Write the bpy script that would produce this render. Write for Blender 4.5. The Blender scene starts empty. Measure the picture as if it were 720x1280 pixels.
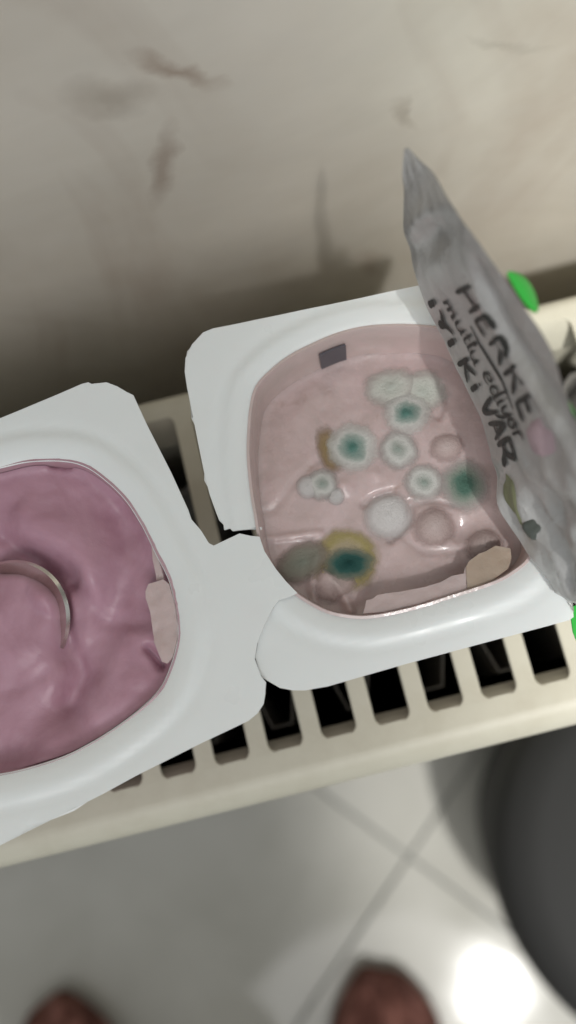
import bpy, bmesh, math, random
from mathutils import Vector, Matrix, noise
from mathutils.geometry import delaunay_2d_cdt
random.seed(4)
S = bpy.context.scene
COL = S.collection

# ------------------------------------------------------------------ camera
TH, RO = math.radians(12), math.radians(14)
fw = Vector((0, math.sin(TH), -math.cos(TH)))
U0 = Vector((0, math.cos(TH), math.sin(TH))); R0 = Vector((1, 0, 0))
Rv = math.cos(RO)*R0 - math.sin(RO)*U0
Uv = math.sin(RO)*R0 + math.cos(RO)*U0
cam = bpy.data.objects.new('camera', bpy.data.cameras.new('camera'))
COL.objects.link(cam); S.camera = cam
m = Matrix((Rv, Uv, -fw)).transposed().to_4x4()
m.translation = Vector((0, 0, .245))
cam.matrix_world = m
cd = cam.data
cd.sensor_fit = 'VERTICAL'; cd.sensor_height = 5.12; cd.lens = 5.12*1200/1280
cd.clip_start = .004; cd.clip_end = 30
cd.dof.use_dof = True; cd.dof.focus_distance = .2; cd.dof.aperture_fstop = 1.05
# ------------------------------------------------------------------ light
W = bpy.data.worlds.new('World'); S.world = W; W.use_nodes = True
W.node_tree.nodes['Background'].inputs[0].default_value = (.93, .97, 1.0, 1)
W.node_tree.nodes['Background'].inputs[1].default_value = .45
def lamp(name, kind, loc, target, power, color, **kw):
    l = bpy.data.lights.new(name, kind); l.energy = power; l.color = color
    for k, v in kw.items(): setattr(l, k, v)
    o = bpy.data.objects.new(name, l); COL.objects.link(o); o.location = loc
    o.rotation_euler = (Vector(target)-Vector(loc)).to_track_quat('-Z', 'Y').to_euler()
    return o
_n = Vector((.992, 0, -.125)); _m = Vector((-.250, .95, -2.1)).normalized(); _h = math.radians(70)
_ax = _m*math.cos(_h)+_n*math.sin(_h)
lamp('ceiling_lamp', 'SPOT', (.26, -.95, 1.8), Vector((.26, -.95, 1.8))+_ax, 190, (1, .985, .95),
     spot_size=2*math.radians(70.9), spot_blend=.065, shadow_soft_size=.05)
lamp('room_fill', 'AREA', (-.10, -1.05, 1.5), (0, .10, 0), 10.5, (1, .985, .965), shape='DISK', size=1.0)  # added soft fill for light bouncing round the room, not an actual lamp
S.view_settings.view_transform = 'Standard'; S.view_settings.look = 'None'
S.view_settings.exposure = 0; S.view_settings.gamma = 1

# ------------------------------------------------------------------ materials
def mat(name, col=(.5, .5, .5), rough=.5, metal=0, spec=.5, sss=0, coat=0):
    m = bpy.data.materials.new(name); m.use_nodes = True
    b = m.node_tree.nodes['Principled BSDF']
    b.inputs['Base Color'].default_value = (*col, 1)
    b.inputs['Roughness'].default_value = rough
    b.inputs['Metallic'].default_value = metal
    b.inputs['Specular IOR Level'].default_value = spec
    b.inputs['Coat Weight'].default_value = coat
    b.inputs['Coat Roughness'].default_value = .12
    if sss:
        b.inputs['Subsurface Weight'].default_value = sss
        b.inputs['Subsurface Radius'].default_value = (.0035, .002, .0017)
        b.inputs['Subsurface Scale'].default_value = 1.0
    return m
class N:
    def __init__(s, m): s.t = m.node_tree; s.b = s.t.nodes['Principled BSDF']
    def n(s, typ, **kw):
        x = s.t.nodes.new(typ)
        for k, v in kw.items():
            if k.startswith('i_'): x.inputs[k[2:].replace('_', ' ')].default_value = v
            else: setattr(x, k, v)
        return x
    def l(s, a, b): s.t.links.new(a, b)
    def co(s, kind='Object', scale=(1, 1, 1)):
        c = s.n('ShaderNodeTexCoord'); mp = s.n('ShaderNodeMapping'); mp.inputs['Scale'].default_value = scale
        s.l(c.outputs[kind], mp.inputs[0]); return mp.outputs[0]
    def noise(s, vec, scale, detail=4, rough=.55, dist=0):
        x = s.n('ShaderNodeTexNoise'); x.inputs['Scale'].default_value = scale; x.inputs['Detail'].default_value = detail
        x.inputs['Roughness'].default_value = rough; x.inputs['Distortion'].default_value = dist
        s.l(vec, x.inputs['Vector']); return x.outputs['Fac']
    def ramp(s, fac, stops):
        r = s.n('ShaderNodeValToRGB'); e = r.color_ramp.elements
        while len(e) < len(stops): e.new(.5)
        for el, (p, c) in zip(e, stops): el.position = p; el.color = (*c, 1) if len(c) == 3 else c
        s.l(fac, r.inputs[0]); return r.outputs[0]
    def mix(s, fac, a, b):
        x = s.n('ShaderNodeMix', data_type='RGBA')
        for sock, v in ((x.inputs[0], fac), (x.inputs[6], a), (x.inputs[7], b)):
            if hasattr(v, 'links'): s.l(v, sock)
            else: sock.default_value = v if isinstance(v, (int, float)) else (*v, 1)
        return x.outputs[2]
    def bump(s, h, strength, dist=.001):
        x = s.n('ShaderNodeBump'); x.inputs['Strength'].default_value = strength; x.inputs['Distance'].default_value = dist
        s.l(h, x.inputs['Height']); s.l(x.outputs[0], s.b.inputs['Normal']); return x
    def set(s, what, v): s.l(v, s.b.inputs[what])

M = {}
def mk(name, *a, **k): M[name] = mat(name, *a, **k); return N(M[name])

x = mk('marble', rough=.3, spec=.45)
v = x.co()
big = x.noise(v, 9, 5, .6, .6); streak = x.noise(x.co(scale=(1, 1, .45)), 17, 4, .55, 1.0); fine = x.noise(v, 120, 5, .6)
c1 = x.ramp(big, [(.3, (.53, .485, .41)), (.7, (.72, .675, .59))])
c2 = x.mix(x.ramp(streak, [(.52, (0, 0, 0)), (.80, (.6, .6, .6))]), c1, (.33, .24, .18))
c3 = x.mix(x.ramp(fine, [(.4, (0, 0, 0)), (.8, (.22, .22, .22))]), c2, (.65, .63, .58))
wn = x.n('ShaderNodeTexNoise'); wn.inputs['Scale'].default_value = 55; wn.inputs['Detail'].default_value = 5; x.l(x.co(), wn.inputs['Vector'])
wc = x.n('ShaderNodeVectorMath', operation='SUBTRACT'); x.l(wn.outputs['Color'], wc.inputs[0]); wc.inputs[1].default_value = (.5, .5, .5)
ws = x.n('ShaderNodeVectorMath', operation='MULTIPLY'); x.l(wc.outputs[0], ws.inputs[0]); ws.inputs[1].default_value = (.022, 0, .022)
wa = x.n('ShaderNodeVectorMath', operation='ADD'); x.l(x.co(), wa.inputs[0]); x.l(ws.outputs[0], wa.inputs[1]); obj = wa.outputs[0]
def stain(col, c, px, pz, ang, rx, rz, amt):       # a brown vein with its own place in the stone
    mp = x.n('ShaderNodeMapping', vector_type='TEXTURE'); mp.inputs['Location'].default_value = (px, .125, pz)
    mp.inputs['Rotation'].default_value = (0, ang, 0); mp.inputs['Scale'].default_value = (rx, 1, rz)
    x.l(obj, mp.inputs[0])
    ln = x.n('ShaderNodeVectorMath', operation='LENGTH'); x.l(mp.outputs[0], ln.inputs[0])
    ad = x.n('ShaderNodeMath', operation='MULTIPLY_ADD'); x.l(streak, ad.inputs[0]); ad.inputs[1].default_value = .6; x.l(ln.outputs['Value'], ad.inputs[2])
    return x.mix(x.ramp(ad.outputs[0], [(.0, (amt,)*3), (.72, (amt,)*3), (1.0, (0, 0, 0))] if False else [(.55, (amt,)*3), (1.0, (amt*.6,)*3), (1.0, (0, 0, 0))] if False else [(.40, (amt,)*3), (1.0, (0, 0, 0))]), col, c)
sp_ = [(0.00051,0.125,0.08182),(-0.00863,0.125,0.04917),(-0.01229,0.125,0.07812),(0.04666,0.125,0.04652),(0.07019,0.125,0.06256),(0.04135,0.125,-0.02331)]
k = c3
for (p, a, rx_, rz_, c_, am) in ((sp_[0], .9, .012, .003, (.26, .17, .12), .9), (sp_[1], -1.25, .016, .0035, (.24, .16, .12), .8), (sp_[2], .4, .010, .006, (.27, .22, .17), .7),
                                 (sp_[3], 1.2, .010, .0022, (.33, .28, .22), .7), (sp_[4], .5, .014, .002, (.40, .36, .30), .6), (sp_[5], 1.1, .012, .003, (.30, .22, .17), .6)):
    k = stain(k, c_, p[0], p[2], a, rx_*1.5, rz_*1.9, am*.62)
x.set('Base Color', k)
x.bump(x.noise(v, 60, 3), .08)

x = mk('tile', rough=.16, spec=.3)
v = x.co('Object')
x.set('Base Color', x.mix(x.ramp(x.noise(v, 7, 5, .6, .5), [(.35, (0, 0, 0)), (.75, (1, 1, 1))]), (.54, .53, .485), (.43, .42, .375)))
x.set('Roughness', x.ramp(x.noise(v, 25, 3), [(.3, (.05,)*3), (.8, (.10,)*3)]))
mk('grout', (.33, .33, .31), .8)

x = mk('enamel', (.60, .575, .46), .42, spec=.4)
v = x.co()
x.set('Base Color', x.mix(x.ramp(x.noise(v, 60, 5, .7), [(.45, (0, 0, 0)), (.85, (.6, .6, .6))]), (.60, .575, .47), (.47, .43, .33)))
x.bump(x.noise(v, 900, 3), .12, .0002)
x = mk('enamel_shaded', (.22, .21, .18), .75)  # darkened enamel: the shade down inside the slots is put into the colour
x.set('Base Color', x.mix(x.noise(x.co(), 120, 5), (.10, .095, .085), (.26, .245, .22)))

x = mk('plastic', (.72, .77, .775), .34, spec=.45, sss=.12)
v = x.co()
x.set('Base Color', x.mix(x.ramp(x.noise(v, 40, 5, .7, .5), [(.55, (0, 0, 0)), (.8, (.35, .35, .35))]), (.78, .805, .80), (.76, .73, .74)))
x.set('Roughness', x.ramp(x.noise(v, 90, 3), [(.3, (.26,)*3), (.8, (.5,)*3)]))
x.bump(x.noise(v, 160, 4), .10, .0004)

def filmwall(name, a, b, c):      # the inside of the cup: white plastic wet with a thin film of whey
    x = mk(name, a, .18, spec=.5, sss=.15)
    v = x.co()
    k = x.mix(x.ramp(x.noise(v, 70, 5, .6, .8), [(.38, (0, 0, 0)), (.68, (1, 1, 1))]), a, b)
    k = x.mix(x.ramp(x.noise(v, 210, 4), [(.55, (0, 0, 0)), (.75, (.5, .5, .5))]), k, c)
    x.set('Base Color', k); x.bump(x.noise(v, 260, 4), .25, .0006)
filmwall('film_pink', (.60, .475, .465), (.54, .455, .43), (.65, .53, .52))
filmwall('film_berry', (.44, .27, .31), (.50, .35, .39), (.38, .21, .25))

x = mk('yogurt_pale', (.54, .37, .37), .27, spec=.5, sss=.35)
v = x.co()
k = x.mix(x.ramp(x.noise(v, 70, 6, .6, 1.0), [(.36, (0, 0, 0)), (.66, (1, 1, 1))]), (.63, .50, .495), (.53, .42, .405))
k = x.mix(x.ramp(x.noise(v, 150, 5, .65, .5), [(.60, (0, 0, 0)), (.76, (.55, .55, .55))]), k, (.36, .23, .18))
k = x.mix(x.ramp(x.noise(v, 330, 4), [(.6, (0, 0, 0)), (.8, (.7, .7, .7))]), k, (.66, .51, .52))
x.set('Base Color', k); x.set('Roughness', x.ramp(x.noise(v, 200, 3), [(.35, (.12,)*3), (.7, (.45,)*3)]))
x.bump(x.noise(v, 300, 5, .55), .35, .0006)

x = mk('yogurt_berry', (.36, .16, .225), .33, spec=.45, sss=.3)
v = x.co()
k = x.mix(x.ramp(x.noise(v, 60, 5, .6, 1.2), [(.36, (0, 0, 0)), (.68, (1, 1, 1))]), (.50, .295, .37), (.41, .225, .285))
k = x.mix(x.ramp(x.noise(v, 380, 4), [(.60, (0, 0, 0)), (.78, (.45, .45, .45))]), k, (.48, .31, .37))
x.set('Base Color', k); x.set('Roughness', x.ramp(x.noise(v, 160, 3), [(.35, (.30,)*3), (.7, (.55,)*3)]))
x.bump(x.noise(v, 200, 5, .55, .4), .28, .0009)

x = mk('residue', (.58, .46, .455), .55, sss=.3)
x.set('Base Color', x.mix(x.noise(x.co(), 110, 4), (.62, .50, .50), (.50, .39, .37))); x.bump(x.noise(x.co(), 350, 5), .5, .0006)
x = mk('residue_tan', (.45, .36, .29), .5, sss=.3)
x.set('Base Color', x.mix(x.noise(x.co(), 110, 4), (.50, .40, .33), (.40, .31, .24))); x.bump(x.noise(x.co(), 350, 5), .5, .0006)
mk('patch_dark', (.09, .085, .10), .4)

x = mk('foil', (.36, .355, .35), .38, metal=.4, spec=.5)
v = x.co()
k = x.mix(x.ramp(x.noise(v, 60, 5, .6, .6), [(.35, (0, 0, 0)), (.7, (1, 1, 1))]), (.52, .515, .505), (.39, .387, .375))
x.set('Base Color', k)
x.set('Roughness', x.ramp(x.noise(v, 150, 4), [(.35, (.28,)*3), (.7, (.55,)*3)]))
x.bump(x.noise(v, 220, 5, .6, .5), .45, .0012)
x = mk('green_print', (.03, .42, .05), .38, spec=.4)
x.bump(x.noise(x.co(), 200, 3), .3, .0006)
x = mk('ink', (.022, .022, .02), .55)
mk('smear_green', (.20, .21, .12), .5); mk('smear_pink', (.42, .31, .34), .5); mk('smear_dark', (.07, .08, .07), .5)
mk('steel', (.72, .70, .64), .2, metal=1)
x = mk('bin_plastic', (.022, .022, .02), .6)
mk('bin_inside', (.016, .016, .0155), .75)
x = mk('sock', (.12, .045, .035), .95)
v = x.co()
x.set('Base Color', x.mix(x.ramp(x.noise(x.co(scale=(1, .4, 1)), 90, 3, .5, .6), [(.42, (0, 0, 0)), (.64, (1, 1, 1))]), (.10, .035, .025), (.27, .115, .09)))
x.bump(x.noise(v, 600, 3), .6, .002)
mk('trousers', (.05, .05, .06), .9)

# mould: colour follows the colony's own radius (object coordinates are scaled so that the rim is at 1)
def mouldmat(name, stops, wob=.5):
    x = mk(name, rough=.9, spec=.1)
    v = x.co()
    oi = x.n('ShaderNodeObjectInfo'); av = x.n('ShaderNodeVectorMath', operation='ADD'); x.l(v, av.inputs[0])
    sc_ = x.n('ShaderNodeVectorMath', operation='SCALE'); sc_.inputs['Scale'].default_value = 900; x.l(oi.outputs['Location'], sc_.inputs[0]); x.l(sc_.outputs[0], av.inputs[1])
    nz = x.noise(av.outputs[0], 1.8, 6, .68, .5)
    sep = x.n('ShaderNodeSeparateXYZ'); x.l(v, sep.inputs[0])
    cmb = x.n('ShaderNodeCombineXYZ'); x.l(sep.outputs[0], cmb.inputs[0]); x.l(sep.outputs[1], cmb.inputs[1])
    ln = x.n('ShaderNodeVectorMath', operation='LENGTH'); x.l(cmb.outputs[0], ln.inputs[0])
    ma = x.n('ShaderNodeMath', operation='MULTIPLY_ADD'); x.l(nz, ma.inputs[0]); ma.inputs[1].default_value = wob
    sub = x.n('ShaderNodeMath', operation='SUBTRACT'); x.l(ln.outputs['Value'], sub.inputs[0]); sub.inputs[1].default_value = wob*.5
    x.l(sub.outputs[0], ma.inputs[2])
    r = x.ramp(ma.outputs[0], stops); x.set('Base Color', r)
    al = x.ramp(ma.outputs[0], [(.0, (1, 1, 1)), (.50, (.95, .95, .95)), (.70, (.62, .62, .62)), (.95, (0, 0, 0))])
    x.set('Alpha', al)
    x.bump(x.noise(av.outputs[0], 11, 6, .75), .8, .0007)
    return M[name]
WH = (.78, .78, .745); PK = (.70, .60, .59)
mouldmat('mould_teal', [(0, (.10, .235, .20)), (.12, (.14, .28, .245)), (.40, (.44, .51, .47)), (.54, WH), (.78, WH), (1, PK)])
mouldmat('mould_faint', [(0, (.36, .44, .39)), (.22, (.50, .53, .49)), (.45, WH), (.8, (.58, .55, .53)), (1, PK)])
mouldmat('mould_white', [(0, (.78, .76, .75)), (.7, (.76, .73, .72)), (1, PK)], .15)
mouldmat('mould_grey', [(0, (.55, .59, .53)), (.35, (.67, .69, .63)), (.8, (.68, .65, .61)), (1, PK)])
mouldmat('mould_green', [(0, (.09, .18, .14)), (.25, (.12, .22, .175)), (.52, (.34, .38, .33)), (.66, (.50, .49, .46)), (1, PK)])
mouldmat('mould_dark', [(0, (.02, .075, .07)), (.45, (.05, .14, .125)), (.8, (.30, .34, .27)), (1, (.45, .40, .25))], .5)
mouldmat('mould_yellow', [(0, (.50, .44, .36)), (.45, (.50, .42, .28)), (.62, (.50, .43, .17)), (.78, (.49, .42, .17)), (1, PK)], .45)
mouldmat('mould_pink', [(0, (.66, .55, .53)), (.6, (.60, .47, .45)), (1, (.52, .39, .37))])
mouldmat('mould_ochre', [(0, (.36, .27, .12)), (.6, (.40, .29, .18)), (1, PK)], .5)
mouldmat('mould_smear', [(0, (.25, .27, .225)), (.5, (.32, .31, .26)), (1, (.40, .31, .28))], .5)

# ------------------------------------------------------------------ helpers
def link(name, me, material, parent=None, smooth=False):
    o = bpy.data.objects.new(name, me); COL.objects.link(o)
    if material: me.materials.append(M[material])
    if smooth: me.polygons.foreach_set('use_smooth', [True]*len(me.polygons))
    if parent:
        o.parent = parent; o.matrix_parent_inverse = parent.matrix_world.inverted()
    return o
def mesh(name, vs, fs, material, parent=None, smooth=False):
    me = bpy.data.meshes.new(name); me.from_pydata([tuple(v) for v in vs], [], fs); me.update()
    bm = bmesh.new(); bm.from_mesh(me); bmesh.ops.recalc_face_normals(bm, faces=bm.faces); bm.to_mesh(me); bm.free()
    return link(name, me, material, parent, smooth)
def empty(name, loc, label, cat, group=None):
    o = bpy.data.objects.new(name, None); COL.objects.link(o); o.location = loc
    o.empty_display_size = .01
    o['label'] = label; o['category'] = cat
    if group: o['group'] = group
    bpy.context.view_layer.update()
    return o
def tag(o, label=None, cat=None, group=None, kind=None):
    for k, v in (('label', label), ('category', cat), ('group', group), ('kind', kind)):
        if v: o[k] = v
    return o
def boxm(x0, x1, y0, y1, z0, z1):
    vs = [(x, y, z) for z in (z0, z1) for y in (y0, y1) for x in (x0, x1)]
    return vs, [(0, 2, 3, 1), (4, 5, 7, 6), (0, 1, 5, 4), (2, 6, 7, 3), (0, 4, 6, 2), (1, 3, 7, 5)]
def box(name, b, material, parent=None, bev=0):
    o = mesh(name, *boxm(*b), material, parent)
    if bev:
        md = o.modifiers.new('b', 'BEVEL'); md.width = bev; md.segments = 3
        o.data.polygons.foreach_set('use_smooth', [True]*6)
    return o
def sm(pts, closed=True, per=.0012):      # Catmull-Rom through the points
    out = []; n = len(pts); rng = range(n if closed else n-1)
    for i in rng:
        g = lambda k: Vector(pts[k % n] if closed else pts[min(max(k, 0), n-1)])
        p0, p1, p2, p3 = g(i-1), g(i), g(i+1), g(i+2)
        k = max(1, int((p2-p1).length/per))
        for j in range(k):
            t = j/k
            out.append(.5*((2*p1)+(p2-p0)*t+(2*p0-5*p1+4*p2-p3)*t*t+(3*p1-p0-3*p2+p3)*t**3))
    if not closed: out.append(Vector(pts[-1]))
    return out
def inside(p, poly):
    c = False; x, y = p[0], p[1]; n = len(poly); j = n-1
    for i in range(n):
        a, b = poly[i], poly[j]
        if (a[1] > y) != (b[1] > y) and x < (b[0]-a[0])*(y-a[1])/(b[1]-a[1])+a[0]: c = not c
        j = i
    return c
def pdist(p, poly, closed=True):
    best = 9e9; px, py = p[0], p[1]; n = len(poly)
    for i in range(n if closed else n-1):
        a, b = poly[i], poly[(i+1) % n]
        dx, dy = b[0]-a[0], b[1]-a[1]; L = dx*dx+dy*dy or 1e-18
        t = max(0, min(1, ((px-a[0])*dx+(py-a[1])*dy)/L))
        d = (px-a[0]-t*dx)**2+(py-a[1]-t*dy)**2
        if d < best: best = d
    return math.sqrt(best)
def sheet2d(outer, hole, step, zf):       # a fine triangulated sheet filling an outline
    pts = [Vector(p[:2]) for p in outer]; n = len(pts)
    edges = [(i, (i+1) % n) for i in range(n)]
    if hole:
        k = len(hole); pts += [Vector(p[:2]) for p in hole]
        edges += [(n+i, n+(i+1) % k) for i in range(k)]
    xs = [p[0] for p in outer]; ys = [p[1] for p in outer]
    y = min(ys); r = 0
    while y < max(ys):
        xx = min(xs)+(step/2 if r % 2 else 0)
        while xx < max(xs):
            p = Vector((xx, y))
            if inside(p, outer) and not (hole and inside(p, hole)):
                if pdist(p, outer) > step*.45 and not (hole and pdist(p, hole) < step*.45): pts.append(p)
            xx += step
        y += step*.87; r += 1
    vs, _, fs, *_ = delaunay_2d_cdt([p*100 for p in pts], edges, [], 0, 1e-6)
    vs = [v/100 for v in vs]
    F = []
    for f in fs:
        c = sum((vs[i] for i in f), Vector((0, 0)))/len(f)
        if inside(c, outer) and not (hole and inside(c, hole)): F.append(tuple(f))
    return [(v[0], v[1], zf(v[0], v[1])) for v in vs], F
def solid(o, t, off=-1):
    md = o.modifiers.new('s', 'SOLIDIFY'); md.thickness = t; md.offset = off
    md = o.modifiers.new('e', 'EDGE_SPLIT'); md.split_angle = math.radians(45); return o
def nz(x, y, z, s): return noise.noise(Vector((x*s, y*s, z*s)))
def smooth01(t): t = max(0, min(1, t)); return t*t*(3-2*t)

# ------------------------------------------------------------------ setting
FZ = -.62
fl = mesh('floor', [(-3, -3, FZ-.004), (3, -3, FZ-.004), (3, .125, FZ-.004), (-3, .125, FZ-.004)], [(0, 1, 2, 3)], 'grout'); tag(fl, kind='structure')
tc = [(0.02898,-0.13257)]
tj = [(-0.06488,-0.19563),(0.08082,-0.07036)]
ta = math.atan2(tj[1][1]-tj[0][1], tj[1][0]-tj[0][0])
TS = .33
tm = None
for i in range(-5, 6):
    for j in range(-5, 6):
        cx = tc[0][0] + math.cos(ta)*TS*(i+.5) - math.sin(ta)*TS*(j+.5)
        cy = tc[0][1] + math.sin(ta)*TS*(i+.5) + math.cos(ta)*TS*(j+.5)
        if cy > .24 or cy < -1.6 or abs(cx) > 1.2: continue
        if tm is None:
            h = TS/2-.0015
            o = box('floor_tile', (-h, h, -h, h, -.003, .0), 'tile'); tm = o.data
            md = None
        else:
            o = bpy.data.objects.new('floor_tile', tm); COL.objects.link(o)
        o.parent = fl; o.location = (cx, cy, FZ + random.uniform(0, .0006)); o.rotation_euler = (random.uniform(-.001, .001), random.uniform(-.001, .001), ta)
WY = .125
wl = mesh('wall', *boxm(-1.8, 1.8, WY, WY+.12, FZ-.02, 1.4), 'marble'); tag(wl, kind='structure')

# ------------------------------------------------------------------ radiator
RX0, RX1 = -.342, .342
rad = empty('radiator', (0, .037, FZ+.1), 'cream enamelled panel radiator with a slotted top grille under the yogurt cups', 'radiator')
T = .0014; SP = .0137; SW = .0088; YB, YF = .0855, -.0065; X0 = .0540
def prof(name, pts, x0, x1, material='enamel', th=T):     # a bent sheet: a (y,z) profile drawn along x
    vs = []; n = len(pts)
    for xx in (x0, x1):
        for (y, z) in pts: vs.append((xx, y, z))
    fs = [(i, i+1, n+i+1, n+i) for i in range(n-1)]
    o = mesh(name, vs, fs, material, rad, True); solid(o, th, 0); return o
def arc(cy, cz, r, a0, a1, n=8): return [(cy+r*math.cos(math.radians(a0+(a1-a0)*i/n)), cz+r*math.sin(math.radians(a0+(a1-a0)*i/n))) for i in range(n+1)]
# rails: flat, rounded over at the outside, with a lip bent down into the slots
prof('front_rail', [(YF+.0024, -.0065), (YF+.0011, -.0028), (YF+.0002, -.0012)] + [(YF, -.0007), (YF-.0045, -.0007)] + arc(YF-.0045, -.0067, .006, 90, 180) + [(YF-.0105, -.03)], RX0, RX1)
prof('back_rail', [(YB-.0042, -.011), (YB-.0018, -.0035), (YB-.0003, -.0012)] + [(YB, -.0007), (YB+.0025, -.0007)] + arc(YB+.0025, -.0037, .003, 90, 0) + [(YB+.0055, -.03)], RX0, RX1)
# one bar, flared at both ends so that the slots between two bars have rounded ends
bw = (SP-SW)/2; rr = .0026
out = []
def side(sx):
    p = []
    for k in range(7):
        a = math.radians(90*k/6); p.append((sx*(bw+rr-rr*math.sin(a)), YB-.0001-(rr-rr*math.cos(a))))
    for k in range(7):
        a = math.radians(90*k/6); p.append((sx*(bw+rr-rr*math.cos(a)), YF+.0001+(rr-rr*math.sin(a))))
    return p
R_ = side(1); L_ = side(-1)
n = len(R_)
vs = [(a, b, 0) for a, b in R_]+[(a, b, 0) for a, b in L_]+[(a, b, -T) for a, b in R_]+[(a, b, -T) for a, b in L_]
fs = [(i, i+1, n+i+1, n+i) for i in range(n-1)] + [(2*n+i, 3*n+i, 3*n+i+1, 2*n+i+1) for i in range(n-1)]
fs += [(i, 2*n+i, 2*n+i+1, i+1) for i in range(n-1)] + [(n+i, n+i+1, 3*n+i+1, 3*n+i) for i in range(n-1)]
bar0 = None
k0 = math.ceil((RX0-X0)/SP)+1; k1 = math.floor((RX1-X0)/SP)-1
for k in range(k0, k1):
    bx = X0 + SP*(k+.5)
    if bar0 is None:
        bar0 = mesh('grille_bar', vs, fs, 'enamel'); o = bar0
        md = o.modifiers.new('b', 'BEVEL'); md.width = .0004; md.segments = 2; md.limit_method = 'ANGLE'
    else:
        o = bar0.copy(); COL.objects.link(o)
    o.parent = rad; o.matrix_parent_inverse = rad.matrix_world.inverted(); o.location = (bx, 0, random.uniform(-.00005, .00005))
prof('front_panel', arc(YF-.007, -.026, .0026, 90, 180) + [(YF-.0096, -.05), (YF-.0096, FZ+.10)], RX0+.001, RX1-.001)
prof('back_panel', [(YB+.004, -.02), (YB+.004, FZ+.10)], RX0+.001, RX1-.001, 'enamel')
for sx, xx in ((-1, RX0), (1, RX1)):
    box('side_panel', (xx-.002, xx, YF-.0095, YB+.005, FZ+.1, -.001) if sx < 0 else (xx, xx+.002, YF-.0095, YB+.005, FZ+.1, -.001), 'enamel', rad, .0006)
# convector plates and the water channels seen through the slots
for yy in (-.0085, .076):
    vs = []; fs = []; nn = 90
    for i in range(nn+1):
        xx = RX0+.02+(RX1-RX0-.04)*i/nn; o_ = .0030*(1 if (i//2) % 2 else -1)
        vs += [(xx, yy+o_, -.034), (xx, yy+o_, FZ+.12)]
    fs = [(2*i, 2*i+1, 2*i+3, 2*i+2) for i in range(nn)]
    solid(mesh('water_panel', vs, fs, 'enamel_shaded', rad), .0012, 0)
vs = []; fs = []; nn = 120
for i in range(nn+1):
    xx = RX0+.02+(RX1-RX0-.04)*i/nn; yy = .055 if (i//2) % 2 else .021
    vs += [(xx, yy, -.05), (xx, yy, FZ+.14)]
fs = [(2*i, 2*i+1, 2*i+3, 2*i+2) for i in range(nn)]
solid(mesh('convector', vs, fs, 'enamel_shaded', rad), .0008, 0)
for sx in (-.25, .25):
    box('wall_bracket', (sx-.015, sx+.015, YB+.006, WY, -.14, -.11), 'enamel_shaded', rad)
box('slot_blocker', (RX0+.004, RX1-.004, YF-.006, YB+.001, FZ+.13, FZ+.132), 'enamel_shaded', rad)  # added plate, radiators are open here; hides the lit floor, keeps slots dark
vs = []; fs = []
for i in range(nn+1):
    xx = RX0+.02+(RX1-RX0-.04)*i/nn; yy = .0185 if (i//2) % 2 else -.0005
    vs += [(xx+.003, yy, -.026), (xx+.003, yy, FZ+.14)]
fs = [(2*i, 2*i+1, 2*i+3, 2*i+2) for i in range(nn)]
solid(mesh('convector', vs, fs, 'enamel_shaded', rad), .0008, 0)
# ------------------------------------------------------------------ waste bin
bc = [(0.21472,-0.14639)][0] 
bc = bc[0] if isinstance(bc, list) else bc
wb = empty('waste_bin', (bc[0], bc[1], FZ), 'round dark grey waste bin standing on the floor tiles in front of the radiator', 'waste bin')
def lathe(name, prof_, material, parent, c=(0, 0), n=64):
    vs = []; fs = []; k = len(prof_)
    for i in range(n):
        a = 2*math.pi*i/n
        for r, z in prof_: vs.append((c[0]+r*math.cos(a), c[1]+r*math.sin(a), z))
    for i in range(n):
        j = (i+1) % n
        for q in range(k-1): fs.append((i*k+q, j*k+q, j*k+q+1, i*k+q+1))
    return mesh(name, vs, fs, material, parent, True)
br = .139; bz = -.42
lathe('bin_body', [(.0001, FZ+.002), (br*.86, FZ+.002), (br*.90, FZ+.006), (br*.985, bz-.05), (br*.97, bz-.05), (br*.88, FZ+.012), (.0001, FZ+.010)], 'bin_plastic', wb, bc)
lathe('bin_lid', [(br*.99, bz-.052), (br*1.0, bz-.048), (br*1.0, bz-.03), (br*.985, bz-.012), (br*.94, bz), (br*.80, bz+.008), (br*.4, bz+.013), (.0001, bz+.014)], 'bin_inside', wb, bc)

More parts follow.
